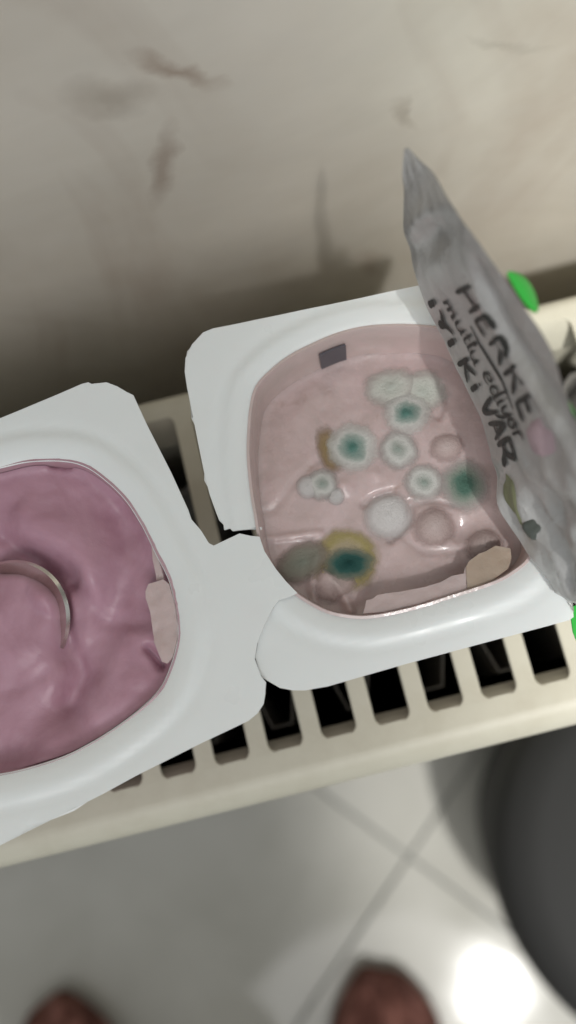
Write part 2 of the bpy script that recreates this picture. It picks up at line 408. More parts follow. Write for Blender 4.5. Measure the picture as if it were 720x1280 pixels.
# ------------------------------------------------------------------ feet of the person
def tube(name, rings, material, parent, n=28, smooth=True):   # rings: (centre, rx, rz, forward)
    vs = []; fs = []
    for (c, rx, rz, ax) in rings:
        c = Vector(c); u, w = ax
        for i in range(n):
            a = 2*math.pi*i/n
            vs.append(c + Vector(u)*rx*math.cos(a) + Vector(w)*rz*math.sin(a))
    for q in range(len(rings)-1):
        for i in range(n): fs.append((q*n+i, q*n+(i+1) % n, (q+1)*n+(i+1) % n, (q+1)*n+i))
    fs.append(tuple(range(n))[::-1]); fs.append(tuple((len(rings)-1)*n+i for i in range(n)))
    return mesh(name, vs, fs, material, parent, smooth)
tipR = [(-0.0193,-0.22367)]
tipL = [(-0.28932,-0.1853)]
pe = empty('person', (-.16, -.42, FZ), 'person in reddish brown socks, only the toes in view on the floor tiles', 'person')
def foot(tip, ang, sgn):
    d = Vector((math.sin(ang), math.cos(ang), 0)); s = Vector((math.cos(ang), -math.sin(ang), 0)); up = Vector((0, 0, 1))
    T0 = Vector((tip[0], tip[1], FZ))
    rings = []
    for t, hw, hh, off in ((.0, .016, .010, 0), (.006, .034, .016, 0), (.018, .043, .020, 0), (.04, .048, .023, 0), (.07, .049, .027, 0),
                           (.11, .044, .034, 0), (.15, .038, .044, 0), (.18, .035, .052, 0), (.215, .034, .046, 0), (.24, .028, .036, 0), (.255, .014, .022, 0)):
        rings.append((T0 - d*t + up*(hh+.002), hw, hh, (s, up)))
    f = tube('foot', rings, 'sock', pe)
    me = f.data
    for vtx in me.vertices:      # toes under the knit: a big toe and a second one stand proud
        r = vtx.co - T0; t = -r.dot(d); a = r.dot(s)*sgn
        if t < .05:
            k = 1-t/.05
            vtx.co += up*.007*k*(math.exp(-((a+.020)/.012)**2)+.75*math.exp(-((a-.012)/.009)**2))
            vtx.co += d*k*(.024*math.exp(-((a+.016)/.012)**2)+.016*math.exp(-((a-.014)/.009)**2))
    f.modifiers.new('s', 'SUBSURF').levels = 1
    A = T0 - d*.205 + up*.07
    lg = []
    for z, rx, ry, bk in ((.0, .036, .046, 0), (.05, .038, .042, 0), (.12, .046, .050, .004), (.22, .056, .062, .012), (.32, .060, .066, .016), (.42, .058, .060, .010)):
        lg.append((A + up*z - d*bk, rx, ry, (s, d)))
    tube('trouser_leg', [(c+up*.03, a+.012, b+.012, e) for c, a, b, e in lg], 'trousers', pe)
    tube('shin', [(c-up*.03, a*.9, b*.9, e) for c, a, b, e in lg[:3]], 'sock', pe)
foot(tipR[0], math.radians(10), 1)
foot(tipL[0], math.radians(-12), -1)

# ------------------------------------------------------------------ yogurt cups
RZ = .050
def cup_wall(name, ring, cen, material, parent, depth, taper, z0=RZ):
    n = len(ring); vs = []; fs = []
    levels = [(0, 0), (.0012, .0004), (.006, None), (.012, None), (.018, None), (.026, None), (.036, None), (depth-.004, None), (depth-.001, 'b1'), (depth, 'b2')]
    for d, k in levels:
        for p in ring:
            v = Vector((p[0]-cen[0], p[1]-cen[1])); L = v.length
            ins = k if isinstance(k, (int, float)) else d*taper+.0002
            if k == 'b1': ins = d*taper+.002
            if k == 'b2': ins = d*taper+.005
            v2 = v*(1-ins/L); vs.append((cen[0]+v2.x, cen[1]+v2.y, z0-d))
    K = len(levels)
    for q in range(K-1):
        for i in range(n): fs.append((q*n+i, q*n+(i+1) % n, (q+1)*n+(i+1) % n, (q+1)*n+i))
    fs.append(tuple((K-1)*n+i for i in range(n)))
    o = mesh(name, vs, fs, material, parent, True); return o
def shrink(ring, cen, ins):
    out = []
    for p in ring:
        v = Vector((p[0]-cen[0], p[1]-cen[1])); v *= (1-ins/v.length); out.append(Vector((cen[0]+v.x, cen[1]+v.y)))
    return out

# --- cup with mould (right)
H2 = sm([(-0.00213,0.02445),(-0.00488,0.02836),(-0.00654,0.03271),(-0.00686,0.0371),(-0.00649,0.04223),(-0.00613,0.04741),(-0.00519,0.0543),(-0.00399,0.05941),(-0.00208,0.0653),(0.00015,0.06952),(0.00397,0.07223),(0.00894,0.07448),(0.01572,0.07607),(0.02103,0.07674),(0.02733,0.07639),(0.03582,0.07432),(0.04261,0.07138),(0.04775,0.0659),(0.05031,0.05782),(0.05022,0.04803),(0.04952,0.03754),(0.04853,0.02908),(0.04703,0.02294),(0.04505,0.02021),(0.04206,0.0186),(0.03733,0.01726),(0.02863,0.01659),(0.02049,0.01612),(0.01387,0.01627),(0.00952,0.01685),(0.00599,0.01806),(0.00289,0.01967),(0.00013,0.02204)], True, .0010)
hl = [(-0.00654,0.03271),(-0.00213,0.02445)]
O2 = [(-0.00209,0.02461),(-0.00379,0.02453),(-0.00604,0.02425),(-0.00867,0.02171),(-0.01174,0.01797),(-0.01352,0.01395),(-0.01331,0.00997),(-0.01008,0.0069),(-0.0077,0.00583),(-0.00521,0.00522),(-0.00068,0.00492),(0.01429,0.00546),(0.03086,0.00577),(0.04577,0.00601),(0.04942,0.00609),(0.05038,0.00651),(0.05065,0.00793),(0.05708,0.07738),(0.0568,0.0813),(0.05502,0.08255),(0.0526,0.08282),(0.03879,0.08326),(0.01752,0.08396),(-0.0002,0.08467),(-0.00622,0.08494),(-0.00845,0.08457),(-0.01141,0.08251),(-0.01343,0.07983),(-0.01427,0.07685),(-0.01455,0.07319),(-0.01485,0.06313),(-0.01511,0.05417),(-0.01503,0.04916),(-0.01456,0.04516),(-0.01429,0.04334),(-0.01367,0.04231),(-0.01377,0.04111),(-0.01257,0.04115),(-0.01207,0.04033),(-0.01058,0.04013),(-0.00857,0.03996),(-0.00603,0.03984)]
cen2 = sum((Vector(p) for p in H2), Vector((0, 0)))/len(H2)
# the opening edge from the torn gap back round to the other side of the web
i0 = min(range(len(H2)), key=lambda i: (H2[i]-Vector(O2[-1])).length)
i1 = min(range(len(H2)), key=lambda i: (H2[i]-Vector(O2[0])).length)
arcp = []; i = i0
while i != i1: arcp.append(H2[i]); i = (i+1) % len(H2)
def dense(pts, per=.0016):
    out = []
    for a, b in zip(pts, pts[1:]):
        a, b = Vector(a), Vector(b); k = max(1, int((b-a).length/per))
        out += [a+(b-a)*j/k for j in range(k)]
    out.append(Vector(pts[-1])); return out
poly2 = dense(O2)+arcp
def flange_z(hole, amp=1.0, z0=RZ):
    def f(x, y):
        d = pdist((x, y), hole)
        z = z0
        z -= .0009*amp*math.exp(-(d/.0010)**2)                       # rolled into the opening
        z += .0005*amp*math.exp(-((d-.0042)/.0011)**2)               # bead round the opening
        z -= .0003*amp*math.exp(-((d-.0066)/.0010)**2)
        z += .00035*nz(x, y, 3.1, 45) + .0001*nz(x, y, 8, 150)
        return z
    return f
cup2 = empty('yogurt_cup', (cen2.x, cen2.y, .0015), 'white plastic yogurt cup with mouldy pale pink yogurt and its foil lid peeled upright', 'yogurt cup', 'yogurt cups on the radiator')
vs, fs = sheet2d(poly2, None, .0014, flange_z(H2))
solid(mesh('flange', vs, fs, 'plastic', cup2, True), .0006)
solid(cup_wall('cup_wall', H2, cen2, 'film_pink', cup2, .0485, .10), .0006, 1)

# --- spooned out cup (left), turned the other way
right1 = [(-0.0676,0.06695),(-0.0607,0.06626),(-0.05724,0.06591),(-0.05095,0.06574),(-0.04373,0.06406),(-0.03914,0.06161),(-0.03544,0.05742),(-0.03219,0.05213),(-0.02991,0.04573),(-0.02847,0.03962),(-0.02701,0.03375),(-0.02686,0.02827),(-0.02723,0.02348),(-0.02835,0.01993),(-0.0308,0.01558),(-0.03369,0.01219),(-0.03845,0.0093),(-0.04425,0.00684),(-0.04971,0.00511),(-0.05522,0.00389),(-0.06305,0.00339),(-0.06844,0.00358),(-0.07578,0.00392),(-0.08291,0.00563)]
left1 = [(-0.09214,0.00992),(-0.09694,0.01671),(-0.09995,0.02726),(-0.10065,0.03916),(-0.09903,0.05078),(-0.09323,0.05986),(-0.08534,0.06589),(-0.07632,0.06738)]
H1 = sm(right1+left1, True, .0010)
cen1 = sum((Vector(p) for p in H1), Vector((0, 0)))/len(H1)
O1 = [(-0.09179,0.06989),(-0.05539,0.07625),(-0.0444,0.07803),(-0.0363,0.07945),(-0.03488,0.07945),(-0.03427,0.07892),(-0.03099,0.07843),(-0.02898,0.07697),(-0.02722,0.0752),(-0.02602,0.07415),(-0.02454,0.06693),(-0.02176,0.05552),(-0.02002,0.0469),(-0.01981,0.04474),(-0.01838,0.04193),(-0.01736,0.03889),(-0.0165,0.03815),(-0.01346,0.03877),(-0.01077,0.0393),(-0.00863,0.03824),(-0.0069,0.03763),(-0.00664,0.03445),(-0.00525,0.03033),(-0.0038,0.02724),(-0.00213,0.02445),(-0.00391,0.02405),(-0.00612,0.02393),(-0.00757,0.02278),(-0.01015,0.01974),(-0.01242,0.01649),(-0.0136,0.01364),(-0.01315,0.00993),(-0.01247,0.00862),(-0.01318,0.00636),(-0.01393,0.0046),(-0.0156,0.00308),(-0.01763,0.00213),(-0.02812,5e-05),(-0.04186,-0.00297),(-0.04875,-0.00477),(-0.07081,-0.00961),(-0.09403,-0.01301),(-0.10073,-0.00915),(-0.11291,0.02877),(-0.1173,0.04843),(-0.11248,0.05942),(-0.10449,0.06718)]
O1d = dense(O1+[O1[0]])[:-1]
fz1 = flange_z(H1, 1.0, RZ)
def fz1b(x, y):        # the torn web rides up over the neighbour's rim and the seam
    z = fz1(x, y)+.0006
    return z
cup1 = empty('yogurt_cup', (cen1.x, cen1.y, .0015), 'white plastic yogurt cup of deep pink yogurt with a spoon in it, lid gone', 'yogurt cup', 'yogurt cups on the radiator')
vs, fs = sheet2d(O1d, H1, .0014, fz1b)
solid(mesh('flange', vs, fs, 'plastic', cup1, True), .0006)
solid(cup_wall('cup_wall', H1, cen1, 'film_berry', cup1, .0485, .12, RZ+.0006), .0006, 1)

# ------------------------------------------------------------------ pale yogurt with mould
L2 = .0088
def dep2(x, y): return L2+.0042*smooth01((y-cen2.y)/.034)+.0005*smooth01((x-cen2.x)/.02)
Y2 = []
for p in H2:
    v_ = p-cen2; Y2.append(cen2+v_*(1-(dep2(p.x, p.y)*.10+.0001)/v_.length))
bumps2 = []
for (c, r, h) in (([(0.02957,0.03331)], .0034, .0016), ([(0.03917,0.02582)], .0036, .0026), ([(0.03723,0.04926)], .003, .001),
                  ([(0.00936,0.02405)], .0030, .0018), ([(0.00343,0.02713)], .0022, .0020), ([(0.03078,0.02489)], .006, .0010),
                  ([(-0.00085,0.04749)], .006, .0008), ([(0.03702,0.06033)], .004, -.0010), ([(0.03573,0.02993)], .0028, -.0016), ([(0.01316,0.04575)], .0016, .0010),
                  ([(0.02022,0.04654)], .0016, .0008), ([(0.03558,0.06845)], .0050, .0010)):
    bumps2.append((Vector(c[0]), r, h))
creases2 = [(sm(p, False, .001), w, h) for p, w, h in (
    ([(-0.01019,0.04617),(-0.00339,0.04444),(0.00375,0.05003),(0.00962,0.0532)], .0009, -.0005),
    ([(0.01639,0.04086),(0.01937,0.04194),(0.02335,0.04203)], .0008, -.0011), ([(0.02613,0.03838),(0.02513,0.03534),(0.02248,0.03347),(0.01994,0.03194)], .0008, -.0013),
    ([(0.0273,0.03808),(0.03167,0.0377),(0.03639,0.03539)], .0006, -.0006), ([(0.04017,0.06374),(0.03975,0.05961),(0.0374,0.0564)], .0009, -.0010),
    ([(-0.00657,0.03866),(-0.0005,0.03785),(0.00556,0.03704)], .0008, .0009), ([(0.00439,0.02885),(0.00666,0.02384),(0.00774,0.01916)], .0010, .0014),
    ([(0.00336,0.03181),(0.00126,0.02696),(0.00105,0.02259)], .0008, .0010), ([(0.0223,0.03279),(0.02628,0.02782),(0.03372,0.02594)], .0009, -.0006))]
def zy2(x, y):
    p = Vector((x, y)); z = RZ-dep2(x, y)
    for c, r, h in bumps2: z += h*math.exp(-((p-c).length/r)**2)
    for c, w, h in creases2:
        d = pdist(p, c, False)
        if d < .005: z += h*math.exp(-(d/w)**2)
    z += .0007*nz(x, y, 1, 80)+.0003*nz(x, y, 5, 200)+.0001*nz(x, y, 9, 520)
    d = pdist(p, Y2)
    z += .0005*math.exp(-(d/.0010)**2)
    return z
yog2 = empty('yogurt', (cen2.x, cen2.y, RZ-L2-.01), 'pale pink yogurt dotted with round teal and white mould colonies', 'yogurt')
vs, fs = sheet2d(Y2, None, .00062, zy2)
n0 = len(vs)
mesh('yogurt_surface', vs, fs, 'yogurt_pale', yog2, True)
def colony(px, rx, ry, h, material, rot=0, name='mould_colony', label=None, seed=0, dz=.0):
    cx, cy = px
    n = 26; K = 10; vs = []; fs = []
    zc = zy2(cx, cy); ca, sa = math.cos(rot), math.sin(rot)
    vs.append((0, 0, zy2(cx, cy)+h+dz))
    for k in range(1, K+1):
        t = k/K*1.08
        for i in range(n):
            a = 2*math.pi*i/n
            w = 1+.16*noise.noise(Vector((math.cos(a)*1.3+seed*7.3, math.sin(a)*1.3, seed)))*min(1, t*1.5)
            lx, ly = t*w*math.cos(a), t*w*math.sin(a)
            X = cx+lx*rx*ca-ly*ry*sa; Y = cy+lx*rx*sa+ly*ry*ca
            hh = h*max(0, 1-(t/1.08)**2)**1.3*.55+.00007-.0002*smooth01((t-.95)/.13) + .10*h*noise.noise(Vector((lx*3+seed, ly*3, seed)))*max(0, 1-t)
            vs.append((lx, ly, zy2(X, Y)+hh+dz))
    o_ = zc
    V = []
    for (lx, ly, z) in vs: V.append((lx, ly, (z-o_)/rx))
    for i in range(n): fs.append((0, 1+i, 1+(i+1) % n))
    for k in range(K-1):
        for i in range(n): fs.append((1+k*n+i, 1+(k+1)*n+i, 1+(k+1)*n+(i+1) % n, 1+k*n+(i+1) % n))
    me = bpy.data.meshes.new(name); me.from_pydata(V, [], fs); me.update()
    me.materials.append(M[material]); me.polygons.foreach_set('use_smooth', [True]*len(me.polygons))
    o = bpy.data.objects.new(name, me); COL.objects.link(o)
    o.location = (cx, cy, o_); o.scale = (rx, ry, rx); o.rotation_euler = (0, 0, rot)
    o.parent = yog2; o.matrix_parent_inverse = yog2.matrix_world.inverted()
    if label: o['label'] = label
    return o
px = 1/4.9/1000
spots = [(0.01727,0.05403),(0.00868,0.04729),(0.03085,0.05865),(0.02916,0.06599),(0.02674,0.05083),(0.03019,0.04232),(0.03845,0.03984),(0.02073,0.03705),(0.00946,0.02998),(0.00991,0.02897),(0.037,0.04874),(0.03866,0.02565),(0.0122,0.05478),(0.00034,0.03174),(0.03588,0.06307),(0.00551,0.04755),(0.0109,0.04395),(0.02973,0.03222),(0.00951,0.03014)]
colony(spots[12], 17*px, 34*px, .0003, 'mould_ochre', 0, label='ochre stain', seed=12)
colony(spots[8], 42*px, 40*px, .0007, 'mould_yellow', .3, label='yellow mould ring', seed=8)
_lo = [(0.00589,0.02567)][0]
colony(_lo, 28*px, 22*px, .0008, 'mould_pink', .3, label='pinkish folded skin below the teal clump', seed=21, dz=.0001)
colony(spots[13], 36*px, 24*px, .0010, 'mould_smear', .3, label='grey green mould smear', seed=13, dz=.0003)
colony(spots[9], 31*px, 21*px, .0017, 'mould_dark', -.15, label='dark teal mould clump', seed=9, dz=.0002)
colony(spots[0], 33*px, 34*px, .0012, 'mould_teal', 0, label='white mould with teal centre', seed=1)
colony(spots[1], 21*px, 21*px, .0010, 'mould_faint', 0, seed=2)
colony(spots[15], 15*px, 16*px, .0008, 'mould_white', 0, seed=3)
colony(spots[16], 11*px, 11*px, .0007, 'mould_white', 0, seed=4)
colony(spots[14], 32*px, 30*px, .0008, 'mould_grey', 0, seed=5)
colony(spots[3], 35*px, 28*px, .0013, 'mould_grey', 0, label='pale grey mould', seed=6)
colony(spots[2], 31*px, 29*px, .0014, 'mould_teal', 0, seed=7, dz=.0002)
colony(spots[4], 25*px, 27*px, .0010, 'mould_faint', 0, seed=9)
colony(spots[5], 26*px, 25*px, .0010, 'mould_faint', 0, seed=10)
colony(spots[6], 35*px, 31*px, .0013, 'mould_green', 1.35, label='white mould with dark green centre', seed=11)
colony(spots[7], 31*px, 30*px, .0013, 'mould_white', 0, label='plain white mould disc', seed=14)
colony(spots[10], 22*px, 18*px, .0006, 'mould_pink', 0, seed=15)
colony(spots[11], 24*px, 20*px, .0008, 'mould_pink', 0, seed=16)
colony(spots[17], 27*px, 24*px, .0006, 'mould_pink', 0, seed=17)

# dried skin left hanging on the near wall of the cup, and the grey patch on its far wall
def flap(name, pts, ring, material, parent, drop, base=RZ, wav=.0003, th=.0005):
    P_ = dense(list(pts)+[pts[0]], .0009)[:-1]
    def zf(x, y):
        d = pdist((x, y), ring); return base-.0012-drop*d + wav*nz(x, y, 4, 400)
    vs, fs = sheet2d(P_, None, .0009, zf)
    return solid(mesh(name, vs, fs, material, parent, True), th, 0)
flap('dried_skin', [(0.00982,0.01733),(0.0107,0.01878),(0.01115,0.01985),(0.01249,0.01985),(0.01364,0.0204),(0.0153,0.02032),(0.01822,0.01993),(0.02086,0.01977),(0.0235,0.01962),(0.0269,0.01978),(0.02945,0.02049),(0.03193,0.02037),(0.03265,0.02172),(0.03133,0.01648),(0.02874,0.01679),(0.02063,0.01647),(0.01398,0.01662)], H2, 'residue', cup2, .30)
flap('dried_skin', [(0.03153,0.01659),(0.03276,0.02152),(0.03375,0.02263),(0.03625,0.0237),(0.0378,0.02382),(0.04001,0.02446),(0.04264,0.02311),(0.04229,0.02133),(0.04081,0.01915),(0.03736,0.01766)], H2, 'residue_tan', cup2, .30)
flap('dried_skin', [(-0.03149,0.03398),(-0.03244,0.03268),(-0.03275,0.03123),(-0.0324,0.0281),(-0.03277,0.024),(-0.03259,0.02096),(-0.03229,0.01923),(-0.03212,0.0177),(-0.03108,0.01711),(-0.02973,0.01793),(-0.02803,0.02116),(-0.02717,0.02428),(-0.02697,0.02826),(-0.02718,0.03273),(-0.02826,0.03402),(-0.02997,0.03394)], H1, 'residue', cup1, .22, RZ+.0012, .0006, .0009)
flap('dried_skin', [(-0.02921,0.04149),(-0.02961,0.03882),(-0.02972,0.03593),(-0.02987,0.03442),(-0.02822,0.03418),(-0.02827,0.03711),(-0.02846,0.0394)], H1, 'residue', cup1, .5, RZ+.0006)
pq = [(0.01517,0.07603),(0.02066,0.07665)]
ia = min(range(len(H2)), key=lambda i: (H2[i]-Vector(pq[0])).length); ib = min(range(len(H2)), key=lambda i: (H2[i]-Vector(pq[1])).length)
vs = []; fs = []
idx = list(range(min(ia, ib), max(ia, ib)+1))
for q in (.0004, .0009):
    for i in idx:
        v = H2[i]-cen2
        for d in (.0040, .0108):
            p = cen2+v*(1-(d*.10+.0002+q)/v.length); vs.append((p.x, p.y, RZ-d))
n = len(idx)
for i in range(n-1):
    fs += [(2*i, 2*i+2, 2*i+3, 2*i+1), (2*n+2*i, 2*n+2*i+1, 2*n+2*i+3, 2*n+2*i+2), (2*i, 2*n+2*i, 2*n+2*i+2, 2*i+2), (2*i+1, 2*i+3, 2*n+2*i+3, 2*n+2*i+1)]
fs += [(0, 1, 2*n+1, 2*n), (2*n-2, 4*n-2, 4*n-1, 2*n-1)]
mesh('grey_patch', vs, fs, 'patch_dark', cup2)

# ------------------------------------------------------------------ berry yogurt, spooned through
L1 = .0046
Y1 = shrink(H1, cen1, L1*.12+.0001)
folds = [(sm(p, False, .001), w, h) for p, w, h in (
    ([(-0.07414,0.06141),(-0.05966,0.0623),(-0.04958,0.0588),(-0.04247,0.04972),(-0.03881,0.04164)], .0055, .0022),
    ([(-0.05396,0.05445),(-0.04651,0.04715),(-0.04449,0.03953),(-0.04732,0.0341),(-0.05365,0.03743)], .0040, .0028),
    ([(-0.06145,0.05237),(-0.05525,0.04757),(-0.04899,0.0389)], .0018, -.0022),
    ([(-0.03503,0.05144),(-0.03548,0.0408),(-0.04086,0.03162),(-0.04811,0.0214),(-0.05358,0.01099)], .0035, -.0020),
    ([(-0.05259,0.02935),(-0.05089,0.02038),(-0.05377,0.01436)], .0026, -.0030),
    ([(-0.04533,0.03535),(-0.04302,0.02956),(-0.03496,0.02669)], .0018, -.0010),
    ([(-0.05966,0.00587),(-0.04872,0.0098),(-0.03817,0.01557),(-0.03401,0.02303)], .0040, .0018),
    ([(-0.0502,0.01516),(-0.04353,0.01858),(-0.03811,0.02404)], .0030, .0010),
    ([(-0.07453,0.00782),(-0.06422,0.00861),(-0.05815,0.01376)], .0030, -.0014),
    ([(-0.04714,0.06407),(-0.04513,0.06336),(-0.04297,0.06337)], .0006, -.0016),
    ([(-0.03492,0.0212),(-0.0338,0.01923),(-0.03284,0.0173)], .0009, -.0026),
    ([(-0.08952,0.05443),(-0.077,0.05487),(-0.06789,0.05617)], .0050, -.0016))]
spc = Vector([(-0.06546,0.03375)][0])
sa = math.radians(192)       # the handle runs off to the left
sd = Vector((math.cos(sa), math.sin(sa))); sn = Vector((-sd.y, sd.x))
A_, B_ = .0150, .0128
spup = (Vector([(-0.05398,0.04163)][0])-spc).normalized()
def sprim(p):
    a = ((p-spc).dot(sd)+.001)/A_; b = (p-spc).dot(sn)/B_; return math.sqrt(a*a+b*b)
def zy1(x, y):
    p = Vector((x, y)); z = RZ-L1
    q = p+Vector((nz(x, y, 2, 120), nz(x, y, 7, 120)))*.0012
    for c, w, h in folds:
        d = pdist(q, c, False)
        if d < w*3: z += h*math.exp(-(d/w)**2)
    z += .0016*nz(x, y, 1, 55)+.0005*abs(nz(x, y, 5, 150))+.00012*nz(x, y, 9, 420)
    d = pdist(p, Y1)
    z = z*1+(.0014)*math.exp(-(d/.0012)**2)
    r_ = p-spc; t = sprim(p)
    if t < 1.6:
        up = r_.normalized().dot(spup) if r_.length > 1e-6 else 1
        g = smooth01((up-.55)/.3)                 # the rim of the spoon shows on this side only, elsewhere it is covered
        top = r_.dot(spup)
        heap = RZ-.0030-.0008*nz(x, y, 3, 130)-.0018*t*t
        z = z+(max(heap, z)-z)*smooth01((1.05-t)/.35)
        z -= g*.0052*math.exp(-((t-.93)/.10)**2)
        z -= g*.0030*math.exp(-((t-1.15)/.16)**2)
        z -= .0005*math.exp(-((t-1.08)/.12)**2)*(1-g)
    return min(z, RZ-.0007)
yog1 = empty('yogurt', (cen1.x, cen1.y, RZ-L1-.01), 'deep pink yogurt stirred into folds around the spoon', 'yogurt')
vs, fs = sheet2d(Y1, None, .0007, zy1)
mesh('yogurt_surface', vs, fs, 'yogurt_berry', yog1, True)

def flange_smear(pts, material):
    P_ = sm(pts, True, .0008)
    vs, fs = sheet2d(P_, None, .0008, lambda x, y: fz1b(x, y)+.00012+.0001*min(1, pdist((x, y), P_)/.0012))
    mesh('yogurt_smear', vs, fs, material, cup1, True)
mk('smear_faint', (.60, .50, .53), .4); mk('smudge_grey', (.48, .50, .50), .4)
flange_smear([(-0.05764,0.06998),(-0.05406,0.07033),(-0.05094,0.07007),(-0.04863,0.06929),(-0.0505,0.06868),(-0.0527,0.06815),(-0.0559,0.06789),(-0.05831,0.06815)], 'smear_faint')
flange_smear([(-0.05366,0.0015),(-0.05285,0.00146),(-0.0525,0.00074),(-0.05296,7e-05),(-0.05371,0.00041)], 'smudge_grey')

# ------------------------------------------------------------------ spoon
sp = empty('spoon', (spc.x, spc.y, RZ-.006), 'steel spoon sunk in the deep pink yogurt, its bowl filled', 'spoon')
vs = []; fs = []; n = 48; K = 10
def spz(t): return RZ-.0034-.0062*(1-t**2)
for k in range(K+1):
    t = max(k/K, .01)
    for i in range(n):
        a = 2*math.pi*i/n
        ex = 1+.10*math.cos(a)
        p = spc+sd*(A_*t*math.cos(a)-.001)+sn*(B_*t*math.sin(a))
        vs.append((p.x, p.y, spz(t)+.50*((p-spc).dot(spup)-.0125)))
for k in range(K):
    for i in range(n): fs.append((k*n+i, k*n+(i+1) % n, (k+1)*n+(i+1) % n, (k+1)*n+i))
bo = solid(mesh('bowl', vs, fs, 'steel', sp, True), .0009, 0)
bo.modifiers.new('b', 'SUBSURF').levels = 1
vs = []; fs = []; q = [(.0135, .0050, -.0045), (.020, .0036, -.0015), (.026, .0032, .0030), (.04, .0026, .0065), (.06, .0028, .0125), (.085, .0036, .019), (.11, .0050, .024), (.13, .0058, .026), (.14, .0048, .0262), (.145, .002, .0262)]
for t, w, z in q:
    for e in (-1, -.5, .5, 1):
        p = spc+sd*t+sn*w*e; vs.append((p.x, p.y, RZ+z+(.0004 if abs(e) < 1 else 0)))
for k in range(len(q)-1):
    for e in range(3): fs.append((k*4+e, k*4+e+1, k*4+e+5, k*4+e+4))
ho = solid(mesh('handle', vs, fs, 'steel', sp, True), .0014, 0); ho.modifiers.new('b', 'SUBSURF').levels = 2
# ------------------------------------------------------------------ foil lid
Lp = [(0.03445,0.0888,0.095),(0.03375,0.08647,0.092),(0.03388,0.08487,0.088),(0.03355,0.08215,0.08),(0.0348,0.07995,0.074),(0.03534,0.07666,0.07),(0.03662,0.07203,0.065),(0.03887,0.06535,0.062),(0.04016,0.05965,0.06),(0.04132,0.05272,0.059),(0.04224,0.04674,0.058),(0.04262,0.04007,0.057),(0.04315,0.0317,0.056),(0.04544,0.02146,0.054),(0.04796,0.012,0.052),(0.04988,0.00878,0.0515)]
Rp = [(0.03487,0.0885,0.096),(0.03617,0.08484,0.097),(0.03723,0.08145,0.098),(0.03801,0.07474,0.1),(0.03939,0.07008,0.1),(0.04078,0.06648,0.1),(0.04234,0.06172,0.1),(0.04392,0.05672,0.1),(0.04515,0.05201,0.1),(0.04626,0.04657,0.1),(0.04672,0.04082,0.1),(0.04745,0.03523,0.1),(0.0492,0.02843,0.098),(0.05131,0.02013,0.095),(0.05332,0.01259,0.09),(0.05441,0.00653,0.083)]
Hp = [(0.05671,0.07901,0.0508),(0.05666,0.07522,0.0508),(0.0562,0.07005,0.0508),(0.05571,0.06365,0.0508),(0.05524,0.05733,0.0508),(0.05458,0.04934,0.0508),(0.05394,0.04148,0.0508),(0.05338,0.03286,0.0508),(0.05259,0.0236,0.0508),(0.05166,0.01456,0.0508),(0.05045,0.0074,0.0508)]
def cr(P, t):
    n = len(P)-1; t = max(0, min(.99999, t))*n; i = int(t); f = t-i
    g = lambda k: Vector(P[min(max(k, 0), n)])
    p0, p1, p2, p3 = g(i-1), g(i), g(i+1), g(i+2)
    return .5*((2*p1)+(p2-p0)*f+(2*p0-5*p1+4*p2-p3)*f*f+(p3-p0+3*p1-3*p2)*f**3)
def foil(u, v, d=0):
    a = cr(Lp, u); b = cr(Rp, u); w = (b-a)
    du = (cr(Lp, min(u+.03, 1))-cr(Lp, max(u-.03, 0))); nn = w.cross(du)
    nn = nn.normalized() if nn.length > 1e-9 else Vector((1, 0, 0))
    if nn.dot(Vector((-1, -.3, .5))) < 0: nn = -nn
    p = a+w*v
    c = .0004*math.sin(math.pi*v)*min(1, u*4)                      # the sheet bows
    pk = math.exp(-((u-.25)/.06)**2-((v-.45)/.25)**2)               # dented where it was gripped
    c += -.0016*pk+.0016*math.exp(-((u-.20)/.025)**2-((v-.4)/.2)**2)
    c += .0011*math.exp(-((v-.78-.1*math.sin(u*9))/.05)**2)*smooth01((u-.28)*5)
    c -= .0011*math.exp(-((v-.88-.1*math.sin(u*9))/.05)**2)*smooth01((u-.28)*5)
    low = smooth01((u-.68)/.15)
    c += (.0005*min(1, u*3)+.0022*low)*nz(u*3, v*1.6, 1, 2.2)+(.00018+.0010*low)*nz(u*3, v*1.6, 4, 6)
    c += low*.0030*(.3-abs(nz(u*3, v, 9, 5)))+(.0007*low+.00012)*(.3-abs(nz(u*2.4, v*.7, 12, 4)))
    return p+nn*(c+d)
nu, nv = 150, 44; vs = []; fs = []
lid = empty('foil_lid', (.055, .045, .0508), 'grey foil lid peeled back upright along the mouldy cup, green outside', 'foil lid')
for i in range(nu+1):
    for j in range(nv+1):
        u = i/nu; v = j/nv
        jag = .012*nz(u*9, 0, 3, 1.7)
        vs.append(foil(u, v+(jag if j == nv else 0)))
for i in range(nu):
    for j in range(nv):
        a = i*(nv+1)+j; fs.append((a, a+nv+1, a+nv+2, a+1))
inner = mesh('inner_foil', vs, fs, 'foil', lid, True)
inner.data.update()
# outer printed skin, just behind the inner foil
vs2 = []
for i in range(nu+1):
    for j in range(nv+1):
        u = i/nu; v = j/nv
        jag = .012*nz(u*9, 0, 3, 1.7)
        vs2.append(foil(u, min(v+(jag if j == nv else 0), .90+.06*smooth01((u-.3)*6)), -.0005*min(1, u*8)))
mesh('printed_outside', vs2, fs, 'green_print', lid, True)
